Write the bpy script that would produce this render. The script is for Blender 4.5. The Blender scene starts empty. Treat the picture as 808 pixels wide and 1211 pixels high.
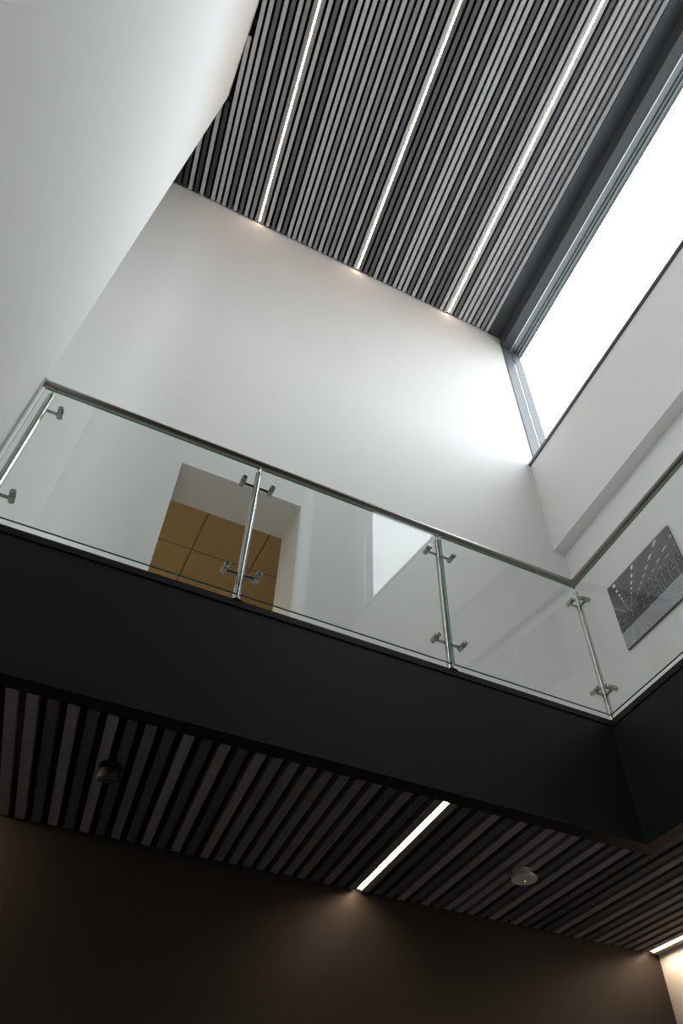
import bpy, bmesh, math, random
from mathutils import Matrix, Vector
random.seed(7)
C = bpy.context.scene
col = C.collection

# ------------------------------------------------------------------ camera
T = math.tan(0.09991612)          # the slats / right gallery run 5.7 degrees off square
EYE = 1.5                         # camera height above the ground floor
R = [[0.9025722447911518, -0.42964514794315645, 0.027719844544382942],
     [0.33653612489201157, 0.6638874515584273, -0.6678299845813495],
     [0.2685270555741635, 0.6120935373880044, 0.7437975006092115]]
cam = bpy.data.objects.new('camera', bpy.data.cameras.new('camera'))
col.objects.link(cam)
cam.data.sensor_fit = 'HORIZONTAL'
cam.data.sensor_width = 36.0
cam.data.lens = 830.885 / 808.0 * 36.0
cam.data.clip_start = 0.05
M4 = Matrix(((R[0][0], -R[1][0], -R[2][0], 0), (R[0][1], -R[1][1], -R[2][1], 0), (R[0][2], -R[1][2], -R[2][2], EYE), (0, 0, 0, 1)))
cam.matrix_world = M4
C.camera = cam

# ------------------------------------------------------------------ view + sky
C.view_settings.view_transform = 'Standard'
C.view_settings.look = 'None'
C.view_settings.gamma = 1.0
C.view_settings.exposure = 0.88
SKY = 5.5
LED = 16.0
w = bpy.data.worlds.new('overcast_sky'); C.world = w
w.use_nodes = True
nt = w.node_tree; nt.nodes.clear()
tc = nt.nodes.new('ShaderNodeTexCoord'); sp = nt.nodes.new('ShaderNodeSeparateXYZ')
rp = nt.nodes.new('ShaderNodeValToRGB'); bg = nt.nodes.new('ShaderNodeBackground'); wo = nt.nodes.new('ShaderNodeOutputWorld')
mr = nt.nodes.new('ShaderNodeMapRange')
mr.inputs[1].default_value = -1; mr.inputs[2].default_value = 1
nt.links.new(tc.outputs['Generated'], sp.inputs[0]); nt.links.new(sp.outputs[2], mr.inputs[0])
nt.links.new(mr.outputs[0], rp.inputs[0]); nt.links.new(rp.outputs[0], bg.inputs[0]); nt.links.new(bg.outputs[0], wo.inputs[0])
rp.color_ramp.elements[0].position = 0.49; rp.color_ramp.elements[0].color = (0.16, 0.16, 0.155, 1)
rp.color_ramp.elements[1].position = 0.51; rp.color_ramp.elements[1].color = (0.33, 0.34, 0.35, 1)
e = rp.color_ramp.elements.new(1.0); e.color = (0.92, 0.965, 1.03, 1)
bg.inputs[1].default_value = SKY

# the roof window as a portal for the daylight (gives off nothing itself)
def sx(s, y): return s + T * y
pl = bpy.data.lights.new('window_portal', 'AREA'); pl.shape = 'RECTANGLE'; pl.size = 6.3; pl.size_y = 3.1
pl.cycles.is_portal = True
po = bpy.data.objects.new('window_portal', pl); col.objects.link(po)
po.matrix_world = Matrix.Translation((sx(4.24, 0.7), 0.7, EYE + 8.2)) @ Matrix(((T, 0, 1, 0), (1, 0, -T, 0), (0, 1, 0, 0), (0, 0, 0, 1))).normalized()

pl2 = bpy.data.lights.new('window_portal', 'AREA'); pl2.shape = 'RECTANGLE'; pl2.size = 2.7; pl2.size_y = 7.4  # daylight portal of the added, unseen fill window
pl2.cycles.is_portal = True
po2 = bpy.data.objects.new('window_portal', pl2); col.objects.link(po2)
po2.matrix_world = Matrix.Translation((-2.72, -.94, EYE + 6.0)) @ Matrix(((0, 0, -1, 0), (-1, 0, 0, 0), (0, 1, 0, 0), (0, 0, 0, 1)))

# ------------------------------------------------------------------ materials
def mat(name, color, rough=0.6, metal=0.0, noise=0.0, nscale=20.0, bump=0.0, bscale=200.0, spec=0.5, stretch=None):
    m = bpy.data.materials.new(name); m.use_nodes = True
    n = m.node_tree; b = n.nodes['Principled BSDF']
    b.inputs['Base Color'].default_value = (*color, 1); b.inputs['Roughness'].default_value = rough
    b.inputs['Metallic'].default_value = metal; b.inputs['Specular IOR Level'].default_value = spec
    g = n.nodes.new('ShaderNodeTexCoord'); mp = n.nodes.new('ShaderNodeMapping')
    n.links.new(g.outputs['Object'], mp.inputs[0])
    if stretch: mp.inputs['Scale'].default_value = stretch
    if noise:
        t = n.nodes.new('ShaderNodeTexNoise'); t.inputs['Scale'].default_value = nscale; t.inputs['Detail'].default_value = 4
        n.links.new(mp.outputs[0], t.inputs[0])
        r = n.nodes.new('ShaderNodeValToRGB')
        r.color_ramp.elements[0].position = .3; r.color_ramp.elements[1].position = .7
        r.color_ramp.elements[0].color = (*[c * (1 - noise) for c in color], 1)
        r.color_ramp.elements[1].color = (*[min(1, c * (1 + noise)) for c in color], 1)
        n.links.new(t.outputs[0], r.inputs[0]); n.links.new(r.outputs[0], b.inputs['Base Color'])
    if bump:
        t = n.nodes.new('ShaderNodeTexNoise'); t.inputs['Scale'].default_value = bscale; t.inputs['Detail'].default_value = 3
        n.links.new(mp.outputs[0], t.inputs[0])
        bp = n.nodes.new('ShaderNodeBump'); bp.inputs['Strength'].default_value = bump; bp.inputs['Distance'].default_value = 0.002
        n.links.new(t.outputs[0], bp.inputs['Height']); n.links.new(bp.outputs[0], b.inputs['Normal'])
    return m
def emit(name, color, strength):
    m = bpy.data.materials.new(name); m.use_nodes = True
    n = m.node_tree; n.nodes.clear()
    e = n.nodes.new('ShaderNodeEmission'); o = n.nodes.new('ShaderNodeOutputMaterial')
    e.inputs[0].default_value = (*color, 1); e.inputs[1].default_value = strength
    n.links.new(e.outputs[0], o.inputs[0]); return m
def glass(name, tint, f0=0.04):
    m = bpy.data.materials.new(name); m.use_nodes = True
    n = m.node_tree; n.nodes.clear(); L = n.links.new
    g = n.nodes.new('ShaderNodeNewGeometry'); d = n.nodes.new('ShaderNodeVectorMath'); d.operation = 'DOT_PRODUCT'
    L(g.outputs['Normal'], d.inputs[0]); L(g.outputs['Incoming'], d.inputs[1])
    def mth(op, a, b=None):
        q = n.nodes.new('ShaderNodeMath'); q.operation = op
        for i, v in enumerate((a, b)):
            if v is None: continue
            if isinstance(v, (int, float)): q.inputs[i].default_value = v
            else: L(v, q.inputs[i])
        return q.outputs[0]
    c = mth('ABSOLUTE', d.outputs['Value'])
    p = mth('POWER', mth('SUBTRACT', 1.0, c), 5.0)
    f = mth('ADD', mth('MULTIPLY', p, 1 - f0), f0)
    tr = n.nodes.new('ShaderNodeBsdfTransparent'); tr.inputs[0].default_value = (*tint, 1)
    gl = n.nodes.new('ShaderNodeBsdfGlossy'); gl.inputs['Roughness'].default_value = 0.0
    mx = n.nodes.new('ShaderNodeMixShader'); o = n.nodes.new('ShaderNodeOutputMaterial')
    L(f, mx.inputs[0]); L(tr.outputs[0], mx.inputs[1]); L(gl.outputs[0], mx.inputs[2]); L(mx.outputs[0], o.inputs[0])
    return m
WHITE = mat('white_wall_paint', (0.855, 0.853, 0.85), 0.75, bump=0.12, bscale=220, spec=0.25)
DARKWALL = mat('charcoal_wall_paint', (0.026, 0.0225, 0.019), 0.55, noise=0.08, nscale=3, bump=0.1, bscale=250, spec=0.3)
FASCIA = mat('anthracite_sheet_metal', (0.0105, 0.011, 0.0115), 0.55, noise=0.06, nscale=2, spec=0.2)
FRAME = mat('dark_grey_window_metal', (0.075, 0.083, 0.092), 0.35, metal=0.3)
JAMB = mat('pale_grey_jamb_metal', (0.12, 0.135, 0.15), 0.55)
FRAMELT = mat('grey_anodised_window_metal', (0.24, 0.27, 0.29), 0.3, metal=0.6)
EDGE = mat('bright_aluminium_edge', (0.75, 0.77, 0.78), 0.25, metal=0.9)
VOID = mat('black_ceiling_backing', (0.006, 0.006, 0.006), 0.9)
BATTEN = mat('dark_felt_backing_batten', (0.022, 0.020, 0.018), 0.9)
STEEL = mat('brushed_stainless_steel', (0.50, 0.49, 0.46), 0.2, metal=1.0, bump=0.05, bscale=60, stretch=(1, 1, 12))
RAIL = mat('dull_stainless_handrail', (0.27, 0.255, 0.235), 0.3, metal=1.0)
STEELD = mat('satin_stainless_steel', (0.30, 0.30, 0.29), 0.25, metal=1.0)
PANE = glass('balustrade_glass', (0.94, 0.955, 0.94), 0.04)
WPANE = glass('roof_window_glass', (0.97, 0.985, 0.98), 0.04)
GEDGE = mat('green_glass_edge', (0.03, 0.24, 0.20), 0.2, spec=0.6)
DFLOOR = mat('dark_grey_carpet', (0.20, 0.19, 0.18), 0.9, noise=0.15, nscale=30)
FLOOR = mat('grey_stone_floor', (0.72, 0.69, 0.64), 0.5, noise=0.1, nscale=4)
SLATC = {'L': mat('light_grey_felt_slat', (0.58, 0.575, 0.60), 0.85, noise=0.10, nscale=60, bump=0.2, bscale=400),
         'M': mat('mid_grey_felt_slat', (0.32, 0.313, 0.325), 0.85, noise=0.12, nscale=60, bump=0.2, bscale=400),
         'D': mat('dark_grey_felt_slat', (0.15, 0.15, 0.16), 0.85, noise=0.14, nscale=60, bump=0.2, bscale=400),
         'K': mat('charcoal_felt_slat', (0.06, 0.058, 0.058), 0.85, noise=0.14, nscale=60, bump=0.2, bscale=400)}
SLAT_SHADED = {'L': mat('light_grey_felt_shaded_slat', (0.22, 0.208, 0.222), 0.85, noise=0.10, nscale=60, bump=0.2, bscale=400),  # same felt slats, shade under the gallery put into darker colours
         'M': mat('mid_grey_felt_shaded_slat', (0.15, 0.142, 0.152), 0.85, noise=0.12, nscale=60, bump=0.2, bscale=400),
         'D': mat('dark_grey_felt_shaded_slat', (0.07, 0.07, 0.076), 0.85, noise=0.14, nscale=60, bump=0.2, bscale=400)}
LEDM = emit('warm_white_led_diffuser', (1.0, 0.74, 0.54), LED)
LEDL = emit('warm_white_led_diffuser_low', (1.0, 0.70, 0.47), LED * 2.0)
LEDC = mat('dark_led_channel', (0.05, 0.048, 0.045), 0.5)
TILE = mat('tan_acoustic_tile', (0.52, 0.40, 0.20), 0.8, noise=0.08, nscale=90)
TBAR = mat('brown_tile_joint', (0.25, 0.19, 0.10), 0.6)
PLAST = mat('white_plastic', (0.62, 0.60, 0.60), 0.4)
BLACKP = mat('black_lamp_metal', (0.012, 0.012, 0.012), 0.4, spec=0.4)
GREEN = emit('green_indicator', (0.45, 0.9, 0.08), 1.2)
LENS = mat('smoked_lens', (0.03, 0.03, 0.02), 0.1, spec=0.8)

# ------------------------------------------------------------------ helpers
def link(name, me, m=None, parent=None, label=None, cat=None, kind=None, group=None):
    o = bpy.data.objects.new(name, me); col.objects.link(o)
    if m is not None and me is not None and not me.materials:
        for q in (m if isinstance(m, (list, tuple)) else [m]): me.materials.append(q)
    if parent: o.parent = parent; o.matrix_parent_inverse = parent.matrix_world.inverted() if False else Matrix()
    for k, v in (('label', label), ('category', cat), ('kind', kind), ('group', group)):
        if v: o[k] = v
    return o
def empty(name, loc, **k):
    o = link(name, None, **k); o.location = loc; return o
def mesh(name, vs, fs):
    me = bpy.data.meshes.new(name); me.from_pydata([tuple(v) for v in vs], [], fs); me.update(); return me
BOXF = [(0, 3, 2, 1), (4, 5, 6, 7), (0, 1, 5, 4), (1, 2, 6, 5), (2, 3, 7, 6), (3, 0, 4, 7)]
def hexv(x0, x1, y0, y1, z0, z1, skew=False, o=(0, 0, 0), skewends=False):
    """box between the given limits (heights relative to the eye); skew: x is measured across the slanted axis"""
    k = T if skew else 0.0
    pts = []
    for z in (z0, z1):
        for x, y in ((x0, y0), (x1, y0), (x1, y1), (x0, y1)):
            pts.append((x + k * y - o[0], y - o[1], z + EYE - o[2]))
    return pts
class MB:
    def __init__(s, o=(0, 0, 0)): s.v = []; s.f = []; s.o = o
    def box(s, *a, skew=False):
        n = len(s.v); s.v += hexv(*a, skew=skew, o=s.o); s.f += [tuple(i + n for i in f) for f in BOXF]; return s
    def hexa(s, pts):
        n = len(s.v); s.v += [(p[0] - s.o[0], p[1] - s.o[1], p[2] + EYE - s.o[2]) for p in pts]; s.f += [tuple(i + n for i in f) for f in BOXF]; return s
    def build(s, name, m, bevel=0, **k):
        me = mesh(name, s.v, s.f); o = link(name, me, m, **k)
        if bevel:
            b = o.modifiers.new('bevel', 'BEVEL'); b.width = bevel; b.segments = 2; b.limit_method = 'ANGLE'
        return o
def box(name, m, *a, skew=False, o=(0, 0, 0), bevel=0, **k):
    return MB(o).box(*a, skew=skew).build(name, m, bevel=bevel, **k)
def lathe(profile, p0, axis, seg=24):
    """surface of revolution, profile = [(distance along axis, radius)]"""
    ax = Vector(axis).normalized(); u = ax.orthogonal().normalized(); v = ax.cross(u); p0 = Vector(p0)
    vs = []; fs = []
    for d, r in profile:
        for i in range(seg):
            t = 2 * math.pi * i / seg
            vs.append(p0 + ax * d + (u * math.cos(t) + v * math.sin(t)) * r)
    for j in range(len(profile) - 1):
        for i in range(seg):
            a = j * seg + i; b = j * seg + (i + 1) % seg
            fs.append((a, b, b + seg, a + seg))
    fs.append(tuple(reversed(range(seg)))); n = (len(profile) - 1) * seg; fs.append(tuple(range(n, n + seg)))
    me = mesh('turned', vs, fs)
    for p in me.polygons: p.use_smooth = len(p.vertices) == 4
    bm = bmesh.new(); bm.from_mesh(me); bmesh.ops.recalc_face_normals(bm, faces=bm.faces)
    for ed in bm.edges:
        if len(ed.link_faces) == 2 and ed.calc_face_angle() > 0.6: ed.smooth = False
    bm.to_mesh(me); bm.free(); return me
def S(name, m, *a, skew=False, **k):
    k.setdefault('kind', 'structure'); return box(name, m, *a, skew=skew, **k)

# key dimensions (heights are above the eye, which is EYE above the floor)
YB, YW = 2.55, 3.84               # front of gallery, back wall
ZL, ZF, ZC = 1.53, 2.20, 9.985    # lower ceiling, gallery floor, upper ceiling
XL = -0.672                       # left wall
YE = -2.45                        # near end wall
SP1, SP2, SP3 = 3.76, 3.90, 3.69  # right wall: under the window, on the gallery, on the ground floor
SILL, HEAD = 6.72, 9.70

# ------------------------------------------------------------------ the setting
S('floor', DFLOOR, -3.2, 6.5, -2.7, 8.2, -EYE - .1, -EYE, label='grey floor of the ground storey below the atrium')
def wall_poly(name, m, boxes, **k):
    b = MB()
    for q in boxes: b.box(*q[:6], skew=(len(q) > 6 and q[6]))
    return b.build(name, m, kind='structure', **k)
DX0, DX1, DZ = 0.234, 1.300, 4.545
def xs_at(s): return sx(s, YW)
wall_poly('wall_back', WHITE, [(-2.6, DX0, YW, YW + .44, ZF - .02, ZC + .3), (DX0, DX1, YW, YW + .44, DZ, ZC + .3),
                               (DX1, 4.56, YW, YW + .44, ZF - .02, ZC + .3)], label='tall white wall behind the gallery with a door opening')
wall_poly('wall_back_lower', DARKWALL, [(-3.2, 4.5, YW, YW + .3, -EYE, ZF - .021)], label='charcoal wall under the gallery on the ground storey')
wall_poly('wall_left', WHITE, [(XL - .25, XL, 0.54, YB + .004, -EYE, ZC + .3)], label='tall smooth white wall rising at the left')
FILL_WIN = (-2.3, .42, 2.3, 9.7)          # unseen opening added for fill light: y range, height range
wall_poly('wall_left_far', WHITE, [(-2.7, -2.6, -2.6, FILL_WIN[0], -EYE, ZC + .3), (-2.7, -2.6, FILL_WIN[1], 4.28, -EYE, ZC + .3), (-2.7, -2.6, FILL_WIN[0], FILL_WIN[1], -EYE, FILL_WIN[2]), (-2.7, -2.6, FILL_WIN[0], FILL_WIN[1], FILL_WIN[3], ZC + .3)], label='white wall closing the recess beyond the left wall')
wall_poly('wall_near', DARKWALL, [(-2.6, 3.92, YE - .2, YE, -EYE, ZC + .3)], label='charcoal end wall behind the photographer')
wall_poly('trim_5', WHITE, [(2.58, 2.74, YE + .001, YE + .10, ZF, ZC + .1)], label='slim white pier on the dark end wall')
wall_poly('wall_right', WHITE, [(SP1, SP1 + .5, YE - .2, YW, 5.30, SILL, True), (SP2, SP2 + .5, YE - .2, YW, ZF - .02, 5.2999, True)],
          label='white wall at the right, thicker below the roof window')
wall_poly('wall_right_lower', WHITE, [(SP3, SP3 + .3, YE - .2, YW, -EYE, ZL + .20, True)], label='white wall at the right of the ground storey')

fill_win = MB()
for ya, yb2 in ((FILL_WIN[0], FILL_WIN[0] + .06), (FILL_WIN[1] - .06, FILL_WIN[1])): fill_win.box(-2.69, -2.62, ya, yb2, FILL_WIN[2], FILL_WIN[3])
for za in (FILL_WIN[2], (FILL_WIN[2] + FILL_WIN[3]) / 2, FILL_WIN[3] - .06): fill_win.box(-2.69, -2.62, FILL_WIN[0] + .06, FILL_WIN[1] - .06, za, za + .06)
fill_win = fill_win.build('fill_window', FRAME, kind='structure', label='tall unseen window added for fill light, in the recess behind the left wall')
box('pane', WPANE, -2.66, -2.65, FILL_WIN[0] + .06, FILL_WIN[1] - .06, FILL_WIN[2] + .06, FILL_WIN[3] - .06, parent=fill_win)

# gallery slab
MB().box(-2.6, sx(SP2, YW), YB + .10, YW, ZL + .14, ZF - .021).build('floor_gallery', FLOOR, kind='structure', label='gallery floor slab along the back wall')
s0 = 2.83 - T * YB
MB().box(s0 + .10, SP2, YE, YB + .10, ZL + .14, ZF - .021, skew=True).build('floor_gallery', FLOOR, kind='structure', label='gallery floor slab along the right wall')

# fascia: front and right run, each with its top lip and underside return
xc = 2.83                         # x of the outer corner
ZB = 1.515
def fascia_front():
    o = MB()
    o.hexa([(-2.6, YB, ZB), (xc, YB, ZB), (xc + .012, YB + .012, ZB), (-2.6, YB + .012, ZB), (-2.6, YB, ZF - .042), (xc, YB, ZF - .042), (xc + .012, YB + .012, ZF - .042), (-2.6, YB + .012, ZF - .042)])
    t = o.build('trim_1', FASCIA, kind='structure', label='anthracite metal fascia along the front of the gallery')
    b = MB().hexa([(-2.6, YB - .006, ZF - .036), (xc - .006, YB - .006, ZF - .036), (xc + .1, YB + .1, ZF - .036), (-2.6, YB + .1, ZF - .036), (-2.6, YB - .006, ZF), (xc - .006, YB - .006, ZF), (xc + .1, YB + .1, ZF), (-2.6, YB + .1, ZF)])
    b.build('cap_strip', FASCIA, parent=t)
    b = MB().hexa([(-2.6, YB + .012, ZB), (xc + .012, YB + .012, ZB), (xc + .09, YB + .09, ZB), (-2.6, YB + .09, ZB), (-2.6, YB + .012, ZL + .14), (xc + .012, YB + .012, ZL + .14), (xc + .09, YB + .09, ZL + .14), (-2.6, YB + .09, ZL + .14)])
    b.build('underside_return', FASCIA, parent=t)
def fascia_right():
    def q(o1, o2, z0, z1):       # o1,o2 offsets out from the fascia line
        r = []
        for z in (z0, z1):
            r += [(sx(s0 + o1, YE), YE, z), (sx(s0 + o2, YE), YE, z), (xc + o2, YB + o2, z), (xc + o1, YB + o1, z)]
        return r
    t = MB().hexa(q(0.0005, .012, ZB, ZF - .042)).build('trim_2', FASCIA, kind='structure', label='anthracite metal fascia along the right gallery run')
    MB().hexa(q(-.006, .1, ZF - .036, ZF)).build('cap_strip', FASCIA, parent=t)
    MB().hexa(q(.012, .09, ZB, ZL + .14)).build('underside_return', FASCIA, parent=t)
fascia_front(); fascia_right()
box('trim_6', STEELD, xc - .0015, xc + .0005, YB - .0015, YB - .0002, ZB, ZF - .045, kind='structure', label='fine metal bead on the outer fascia corner')
S('trim_3', FRAME, SP1 - .02, SP1 + .06, YE, YW, SILL, SILL + .05, skew=True, label='thin dark sill strip under the roof window')

# ------------------------------------------------------------------ slatted ceilings
PITCH = 0.08076
def slat(parent, s, y0, y1, z, kind, wd=.047, ht=.062, mats=None):
    me = mesh('slat', hexv(s - wd / 2, s + wd / 2, y0, y1, z, z + ht, skew=True), BOXF)
    return link('slat', me, (mats or SLATC)[kind], parent=parent)
up = S('ceiling', VOID, -2.6, sx(3.64, YW), YE, YW, ZC + .16, ZC + .2, label='upper ceiling of the atrium lined with grey felt slats')
# light/dark order read off the photograph, from each lamp to the right
seq = {-1: 'KKKKLKLKLLLDLDLMM', 0: 'MLDLDLLLMLMLMMLDLDL', 1: 'DDDLDLDLLLDLDLDDDLL', 2: 'LDLLLMLML'}
LED0 = -0.147
ups = []
for k in (0, 1, 2):
    for i, c in enumerate(seq[k]): ups.append((LED0 + 19 * PITCH * k + (i + .5) * PITCH, c))
order = 'KKLKLKLLLDLDLMM'[::-1]
for i in range(30):
    c = order[i] if i < len(order) else random.choice('LDKM')
    ups.append((LED0 - (i + .5) * PITCH, c))
for s, c in sorted(ups):
    xw = XL                       # slats stop where they run into the left wall
    yc = (xw - (s - .0225)) / T
    if yc < .54: slat(up, s, YE, YW - .015, ZC, c)
    elif yc < YB: slat(up, s, yc, YW - .015, ZC, c)
    elif s > -1.6: slat(up, s, YB + .05, YW - .015, ZC, c)
y = YE + .2
while y < YW:
    box('batten', BATTEN, -2.6, 3.95, y, y + .05, ZC + .064, ZC + .10, parent=up); y += .30

lo = MB().box(-2.6, xs_at(SP3) - .02, YB + .10, YW, ZL + .10, ZL + .13).build('ceiling_lower', VOID, kind='structure', label='low ceiling under the gallery lined with grey felt slats')
MB().box(s0 + .10, SP3, YE, YB + .10, ZL + .10, ZL + .13, skew=True).build('ceiling_lower', VOID, kind='structure', label='low ceiling under the right gallery run behind its slats')
left = 'LLDLDLDMDLDLDLMMMMMMMDMDM'   # s from -0.46 to 1.454
lows = []
n = len(left)
lv = []
for k in range(25):
    c = (left[::-1][k] if k < len(left) else 'L'); lows.append((1.454 - .0797 * k, c))
for k in range(26): lows.append((-.612 - .04 - .0797 * k, random.choice('LDM')))
right = 'MDDLDLDLLLDLDLDDDLDLDLMMMMM'
for k in range(27): lows.append((1.533 + .0779 * k, right[k]))
lows.append((3.645, 'L'))
for s, c in lows:
    y0 = YE if s > s0 + .125 else YB + .092
    if sx(s, YB) < -2.4: continue
    slat(lo, s, y0, YW - .02, ZL, c, wd=.046, ht=.055, mats=SLAT_SHADED)

# ------------------------------------------------------------------ linear lamps
def led(s, y0, y1, z, label, group, recess=-.003, m=LEDM, hw=.0085, off=0.0):
    t = empty('linear_lamp', (sx(s, (y0 + y1) / 2), (y0 + y1) / 2, z + EYE), label=label, cat='lamp', group=group)
    o = tuple(t.location)
    box('channel', LEDC, s - .015, s + .015, y0, y1, z + recess + .004, z + recess + .03, skew=True, o=o, parent=t)
    box('diffuser', m, s - hw + off, s + hw + off, y0 + .004, y1 - .004, z + recess, z + recess + .0039, skew=True, o=o, parent=t)
g1 = 'strip lamps between the upper ceiling slats'
led(LED0, YE + .1, YW - .03, ZC, 'leftmost of three thin warm light strips set between the upper ceiling slats', g1)
led(LED0 + 19 * PITCH, YE + .1, YW - .03, ZC, 'middle of three thin warm light strips set between the upper ceiling slats', g1)
led(LED0 + 38 * PITCH, YE + .1, YW - .03, ZC, 'upper ceiling light strip nearest the roof window', g1)
g2 = 'strip lamps between the low ceiling slats'
led(-.612, YB + .10, YW - .03, ZL, 'warm light strip in the low ceiling beyond the left edge of the view', g2, .006, LEDL, .0095)
led(1.494, YB + .10, YW - .03, ZL, 'short bright warm light strip in the middle of the low ceiling under the gallery', g2, .006, LEDL, .0095)
led(3.603, YE + .1, YW - .03, ZL, 'warm light strip in the low ceiling beside the white right wall at the bottom corner', g2, .006, LEDL, .0095)

# ------------------------------------------------------------------ roof window
HX = SP1 + .085                   # reveal line
wd = MB().box(3.642, HX, YE, YW, ZC + .004, ZC + .05, skew=True).build('window_1', FRAME, kind='structure', label='large roof window in dark metal framing above the right wall')
for ya, yb2 in ((YE, -.55), (-.546, 1.14), (1.144, 2.9), (2.904, YW)):
    box('ceiling_panel', FRAME, 3.643, HX, ya, yb2, ZC, ZC + .0039, skew=True, parent=wd)
box('head_panel', FRAME, HX, HX + .015, YE, YW, HEAD, ZC + .05, skew=True, parent=wd)
box('head_soffit', FRAME, HX + .015, 3.985, YE, YW, HEAD, HEAD + .03, skew=True, parent=wd)
box('bright_edge', EDGE, 3.985, 3.999, YE, YW, HEAD - .012, HEAD + .03, skew=True, parent=wd)
box('frame_bar', FRAMELT, 4.0, 4.085, YE, YW, HEAD + .0, HEAD + .06, skew=True, parent=wd)
box('frame_bar', FRAMELT, 4.086, 4.12, YE, YW, HEAD - .03, HEAD + .06, skew=True, parent=wd)
box('frame_bar', FRAMELT, 4.121, 4.165, YE, YW, HEAD - .06, HEAD + .06, skew=True, parent=wd)
for ya, yb2 in ((YW - .012, YW - .001), (YE + .001, YE + .012)):
    box('jamb_panel', JAMB, HX, 4.0, ya, yb2, SILL + .05, HEAD, skew=True, parent=wd)
    box('bright_edge', EDGE, 4.0, 4.014, ya - .004, yb2 + .0, SILL + .05, HEAD - .012, skew=True, parent=wd)
    zz = SILL + .05
    for zt in (7.35, 9.05, HEAD - .03):
        box('jamb_frame', JAMB, 4.015, 4.15, ya - .01, yb2, zz, zt - .008, skew=True, parent=wd); zz = zt
box('sill_bar', FRAME, 4.10, 4.20, YE, YW, SILL, SILL + .06, skew=True, parent=wd)
box('pane', WPANE, 4.150, 4.166, YE + .02, YW - .02, SILL + .06, HEAD - .06, skew=True, parent=wd)
wall_poly('trim_4', FRAME, [(4.145, 4.19, YE - .2, YW, HEAD - .059, ZC + .205, True)], label='metal clad wall head above the roof window')
wall_poly('roof', VOID, [(-2.3, 4.19, YE - .2, YW + .44, ZC + .21, ZC + .4, True)], label='roof deck above the slatted ceiling')

# ------------------------------------------------------------------ balustrade
YP = 2.575; ZRAIL = 3.275; YG = YB - .012
bal = empty('glass_balustrade', (0.59, YP, ZF + EYE), label='clear glass balustrade with stainless steel posts and round handrail on the gallery edge', cat='balustrade')
OB = tuple(bal.location)
def rel(p): return (p[0] - OB[0], p[1] - OB[1], p[2] + EYE - OB[2])
def tube(name, p0, p1, r, m=STEEL, seg=24, parent=bal, prof=None):
    a = Vector(rel(p0)); b = Vector(rel(p1)); L = (b - a).length
    me = lathe(prof(L) if prof else [(0, r * .8), (.002, r), (L - .002, r), (L, r * .8)], a, b - a, seg)
    return link(name, me, m, parent=parent)
XC = 2.868                         # corner post
sR = XC - T * YP
CX = sx(sR, YE + .01)
tube('handrail', (XL + .002, YP, ZRAIL), (XC + .012, YP, ZRAIL), .0225, RAIL)
tube('handrail', (CX, YE + .01, ZRAIL), (XC, YP + .012, ZRAIL), .0225, RAIL)
u = Vector((T, 1, 0)).normalized()  # along the right run
nrm = Vector((-u.y, u.x, 0))        # towards the void
def clamp(post, p, d, n_):
    """arm from the post in direction d, then a stub gripping the pane, cap facing n_"""
    p = Vector(p); e = p + d * .085
    a = tube('clamp_arm', p, e, .009, STEELD, 12, parent=post)
    q0 = e - n_ * .022; q1 = e + n_ * .052
    c = tube('glass_clamp', q0, q1, .016, STEELD, 20, parent=post, prof=lambda L: [(0, .013), (.002, .0155), (L * .62, .0155), (L * .62 + .001, .013), (L * .70, .013), (L * .70 + .001, .0155), (L - .003, .0155), (L, .012), (L + .0001, .006), (L - .002, .005)])
def post(x, y, dirs):
    p = tube('post', (x, y, ZF), (x, y, 3.190), .0192)
    tube('rail_pin', (x, y, 3.190), (x, y, ZRAIL - .018), .008, STEEL, 12, parent=p)
    tube('foot_plate', (x, y, ZF - .0), (x, y, ZF + .006), .04, STEELD, 24, parent=p)
    for z in (2.39, 3.065):
        for d, n_ in dirs: clamp(p, (x, y, z), d, n_)
    return p
X_ = Vector((1, 0, 0)); N_ = Vector((0, -1, 0))
px = [-.605, .592, 1.795, XC]
post(px[0], YP, [(X_, N_)])
post(px[1], YP, [(X_, N_), (-X_, N_)])
post(px[2], YP, [(X_, N_), (-X_, N_)])
post(px[3], YP, [(-X_, N_), (-u, nrm)])
for k in range(1, 4):
    c = Vector((XC, YP, 0)) - u * 1.27 * k
    post(c.x, c.y, [(u, nrm), (-u, nrm)] if k < 4 else [(u, nrm)])
def pane_(a, b, n_):
    th = n_ * .011; z0, z1 = 2.233, 3.198
    vs = []
    for z in (z0, z1):
        for p in (a, b, b - th, a - th): vs.append(rel((p.x, p.y, z)))
    me = mesh('glass_pane', vs, BOXF); me.materials.append(PANE); me.materials.append(GEDGE)
    for f in me.polygons:
        nn = f.normal
        if abs(nn.dot(n_)) < .7 and (abs(nn.z) > .5 or (f.center - Vector(rel((XC, YP, 2.7)))).length > .2): f.material_index = 1
    link('glass_pane', me, parent=bal)
edges = [XL + .03, px[1], px[2], XC - .02]
for i in range(3):
    pane_(Vector((edges[i] + (.006 if i else 0), YG, 0)), Vector((edges[i + 1] - .006, YG, 0)), N_)
for k in range(4):
    base = Vector((XC, YP, 0)) + nrm * .037
    a_ = base - u * (1.27 * k + (.035 if k == 0 else .006)); b_ = base - u * (min(1.27 * (k + 1), 4.98) - .006)
    pane_(b_, a_, nrm)
box('wall_channel', STEEL, XL + .001, XL + .013, YG - .008, YG + .018, ZF, 3.27, o=OB, parent=bal)

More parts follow.
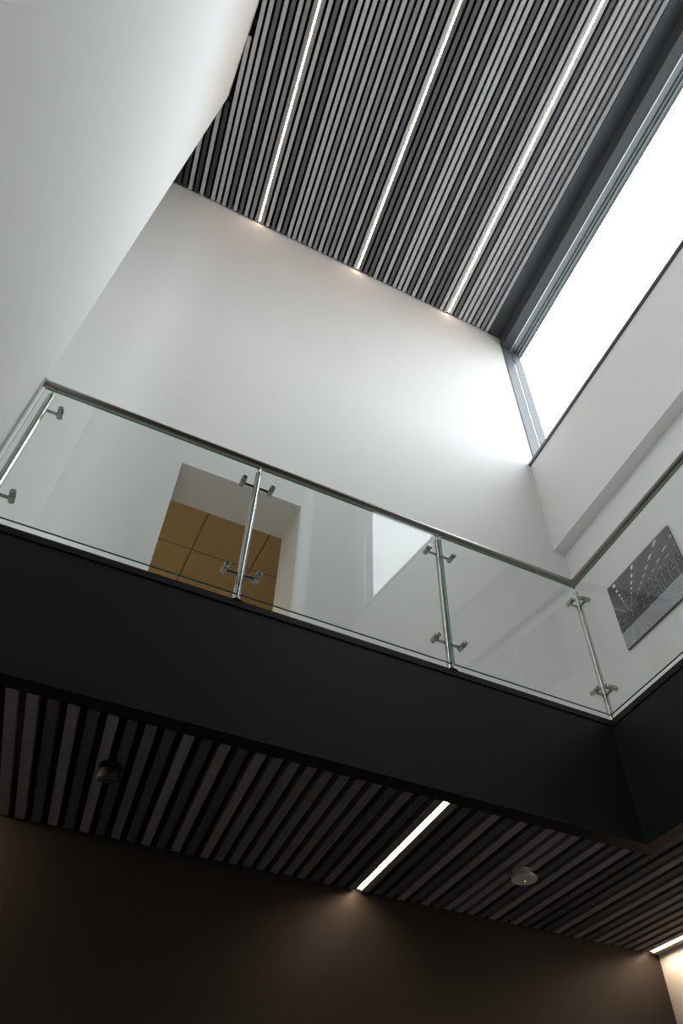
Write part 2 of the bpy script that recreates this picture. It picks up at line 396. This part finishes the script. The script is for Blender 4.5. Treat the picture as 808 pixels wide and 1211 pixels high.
# ------------------------------------------------------------------ room behind the door opening
ZT = 4.70
wall_poly('wall_room', WHITE, [(-1.6, -1.5, YW + .44, 7.4, ZF, ZT + .1), (3.2, 3.3, YW + .44, 7.4, ZF, ZT + .1), (-1.6, 3.3, 7.4, 7.5, ZF, ZT + .1)], label='plain walls of the room beyond the door opening')
S('floor_room', FLOOR, -1.6, 3.3, YW, 7.5, ZF - .1, ZF - .0201, label='floor of the room beyond the door opening')
rc = S('ceiling_room', TBAR, -1.6, 3.3, YW + .44, 7.5, ZT + .004, ZT + .03, label='tan tiled ceiling of the room beyond the door opening')
tm = mesh('ceiling_tile', [(-.292, -.292, 0), (.292, -.292, 0), (.292, .292, 0), (-.292, .292, 0), (-.284, -.284, -.006), (.284, -.284, -.006), (.284, .284, -.006), (-.284, .284, -.006)],
          [(0, 3, 2, 1), (4, 5, 6, 7), (0, 1, 5, 4), (1, 2, 6, 5), (2, 3, 7, 6), (3, 0, 4, 7)])
tm.flip_normals(); tm.materials.append(TILE)
for i in range(-3, 4):
    for j in range(-1, 4):
        cx_ = .63 + .6 * i + .3; cy_ = 4.95 + .6 * j + .3
        if cy_ < YW + .72: continue
        t = link('ceiling_tile', tm, parent=rc); t.location = (cx_, cy_, ZT + EYE + .004)
rl = bpy.data.lights.new('room_lamp', 'AREA'); rl.energy = 8; rl.size = .5; rl.color = (1.0, .78, .52)
ro = bpy.data.objects.new('room_lamp', rl); col.objects.link(ro); ro.location = (-.7, 5.3, EYE + ZT - .25)

# ------------------------------------------------------------------ ceiling devices
def detector():
    x, y, z = 2.51, 3.132, ZL + EYE
    t = empty('smoke_detector', (x, y, z), label='round white detector with a tiny green light on the low slatted ceiling', cat='detector')
    link('body', lathe([(.0, .052), (.002, .054), (.034, .054)], (0, 0, 0), (0, 0, -1), 40), PLAST, parent=t)
    rim = link('rim', lathe([(.034, .066), (.036, .0685), (.046, .0685), (.050, .066), (.0505, .010)], (0, 0, 0), (0, 0, -1), 48), PLAST, parent=t)
    link('lens', lathe([(.0505, .009), (.053, .007)], (0, 0, 0), (0, 0, -1), 20), LENS, parent=rim)
    link('indicator', lathe([(.0505, .0035), (.0545, .0028)], (.004, 0, 0), (0, 0, -1), 12), GREEN, parent=rim)
    vent = MB()
    for i in range(3):
        an = math.radians(-62 + 14 * i); c = (math.cos(an) * .054, math.sin(an) * .054)
        vent.box(c[0] - .003, c[0] + .003, c[1] - .003, c[1] + .003, -.026 - EYE, -.010 - EYE)
    vent.build('vent_slot', BLACKP, parent=t)
detector()
def spot():
    x, y, z = .292, 3.074, ZL + EYE
    t = empty('spot_lamp', (x, y, z), label='small black round spot lamp fixed to the dark slats at the lower left', cat='lamp')
    link('canopy', lathe([(0, .05), (.004, .053), (.014, .053), (.018, .046)], (0, 0, 0), (0, 0, -1), 32), BLACKP, parent=t)
    link('stem', lathe([(.018, .012), (.03, .012)], (0, 0, 0), (0, 0, -1), 16), BLACKP, parent=t)
    h = link('lamp_head', lathe([(-.03, .036), (-.026, .046), (-.004, .05), (.018, .05), (.024, .046), (.022, .038), (.012, .034)], (0, -.004, -.05), (.1, .25, -1), 40), BLACKP, parent=t)
    link('trim_ring', lathe([(.006, .0505), (.008, .053), (.014, .053), (.016, .0505)], (0, -.004, -.05), (.1, .25, -1), 40), BLACKP, parent=h)
spot()

# ------------------------------------------------------------------ pictures on the right wall
import colorsys
def noise2(ix, iy, seed=0):
    n = (ix * 374761393 + iy * 668265263 + seed * 974711) & 0xffffffff
    n = ((n ^ (n >> 13)) * 1274126177) & 0xffffffff
    return ((n ^ (n >> 16)) & 0xffff) / 65535.0
def hall(u_, v_):
    """grey print: long storage hall in one-point perspective, lamp rows above, plank floor below"""
    vx, vy = .20, .40
    dx, dy = u_ - vx, v_ - vy
    g = .05
    ang = math.atan2(dy, dx); r = math.hypot(dx, dy) + 1e-5
    if v_ < .24 + .03 * u_:                                           # plank floor
        k = math.floor((dx / (-dy + 1e-4)) * 7); g = .36 + .12 * noise2(k, 3) - .05 * (noise2(int(u_ * 160), int(v_ * 50), 5) > .8)
        if abs((dx / (-dy + 1e-4)) * 7 - k) < .10: g *= .55
    elif dy > abs(dx) * .55 + .02 or (dy > .16 and dx > 0):           # ceiling with beams
        k = math.log(dy + .03) * 9
        g = .12 if (k % 1) > .3 else .07
        q = dx / (dy + .02)
        for c in (-.55, -.05, .5, 1.15, 1.9, 2.8):
            if abs(q - c) < .030: g = .16
            if abs(q - c + .12) < .035 and (math.log(dy + .03) * 5 % 1) < .45: g = .85
    else:                                                            # racks and stored goods
        cell = noise2(int(u_ * 90), int(v_ * 74), 9)
        g = .018 + .06 * cell ** 3
        if cell > .93: g = .35
        depth = math.log(abs(dx) + .04) * 7
        if (depth % 1) < .14: g = .14
        if abs(dx) > .1 and (dy / abs(dx) * 9) % 1 < .12: g = max(g, .12)
    return g
def portrait(u_, v_):
    """pale grey print of an indoor view with crossing light beams"""
    g = .09 + .04 * noise2(int(u_ * 40), int(v_ * 40), 2)
    if v_ > .5 + .9 * (u_ - .4) and u_ > .30 and v_ > .45: g = .26
    if abs(u_ - .52 + .15 * (v_ - .5)) < .022: g = .42
    if v_ < .35 and abs(v_ - (.35 - .55 * abs(u_ - .5))) < .02: g = .38
    if math.hypot(u_ - .45, (v_ - .42)) < .10: g = .3 + .3 * noise2(int(u_ * 50), int(v_ * 60), 4)
    return g
PRINTM = bpy.data.materials.new('photo_print_on_board'); PRINTM.use_nodes = True
_n = PRINTM.node_tree; _a = _n.nodes.new('ShaderNodeAttribute'); _a.attribute_name = 'print'
_n.links.new(_a.outputs['Color'], _n.nodes['Principled BSDF'].inputs['Base Color']); _n.nodes['Principled BSDF'].inputs['Roughness'].default_value = .45
BOARD = mat('dark_print_board', (.05, .05, .052), .5)
def picture(y0, y1, z0, z1, fn, label, nu=170, nv=136):
    t = empty('picture', (sx(SP2, y0), (y0 + y1) / 2, z0 + EYE), label=label, cat='picture', group='pictures on the right gallery wall')
    o = tuple(t.location)
    box('backing_board', BOARD, SP2 - .026, SP2 - .002, y0, y1, z0, z1, skew=True, o=o, parent=t)
    vs = []; fs = []; cols = []
    for j in range(nv + 1):
        for i in range(nu + 1):
            y = y1 + (y0 - y1) * i / nu; z = z0 + (z1 - z0) * j / nv
            vs.append((sx(SP2 - .027, y) - o[0], y - o[1], z + EYE - o[2]))
    for j in range(nv):
        for i in range(nu):
            a = j * (nu + 1) + i; fs.append((a, a + 1, a + nu + 2, a + nu + 1))
            g = fn((i + .5) / nu, (j + .5) / nv); cols.append((g * .98, g * .98, g * 1.04, 1))
    me = mesh('print', vs, fs)
    at = me.color_attributes.new('print', 'FLOAT_COLOR', 'CORNER')
    buf = []
    for c in cols: buf.extend(c * 4)
    at.data.foreach_set('color', buf)
    link('print', me, PRINTM, parent=t)
picture(2.540, 3.405, 3.745, 4.437, hall, 'dark black and white print of a storage hall on the right gallery wall')
picture(.62, 1.20, 3.745, 4.450, portrait, 'smaller grey print nearer the camera, seen only mirrored in the front glass', 90, 110)
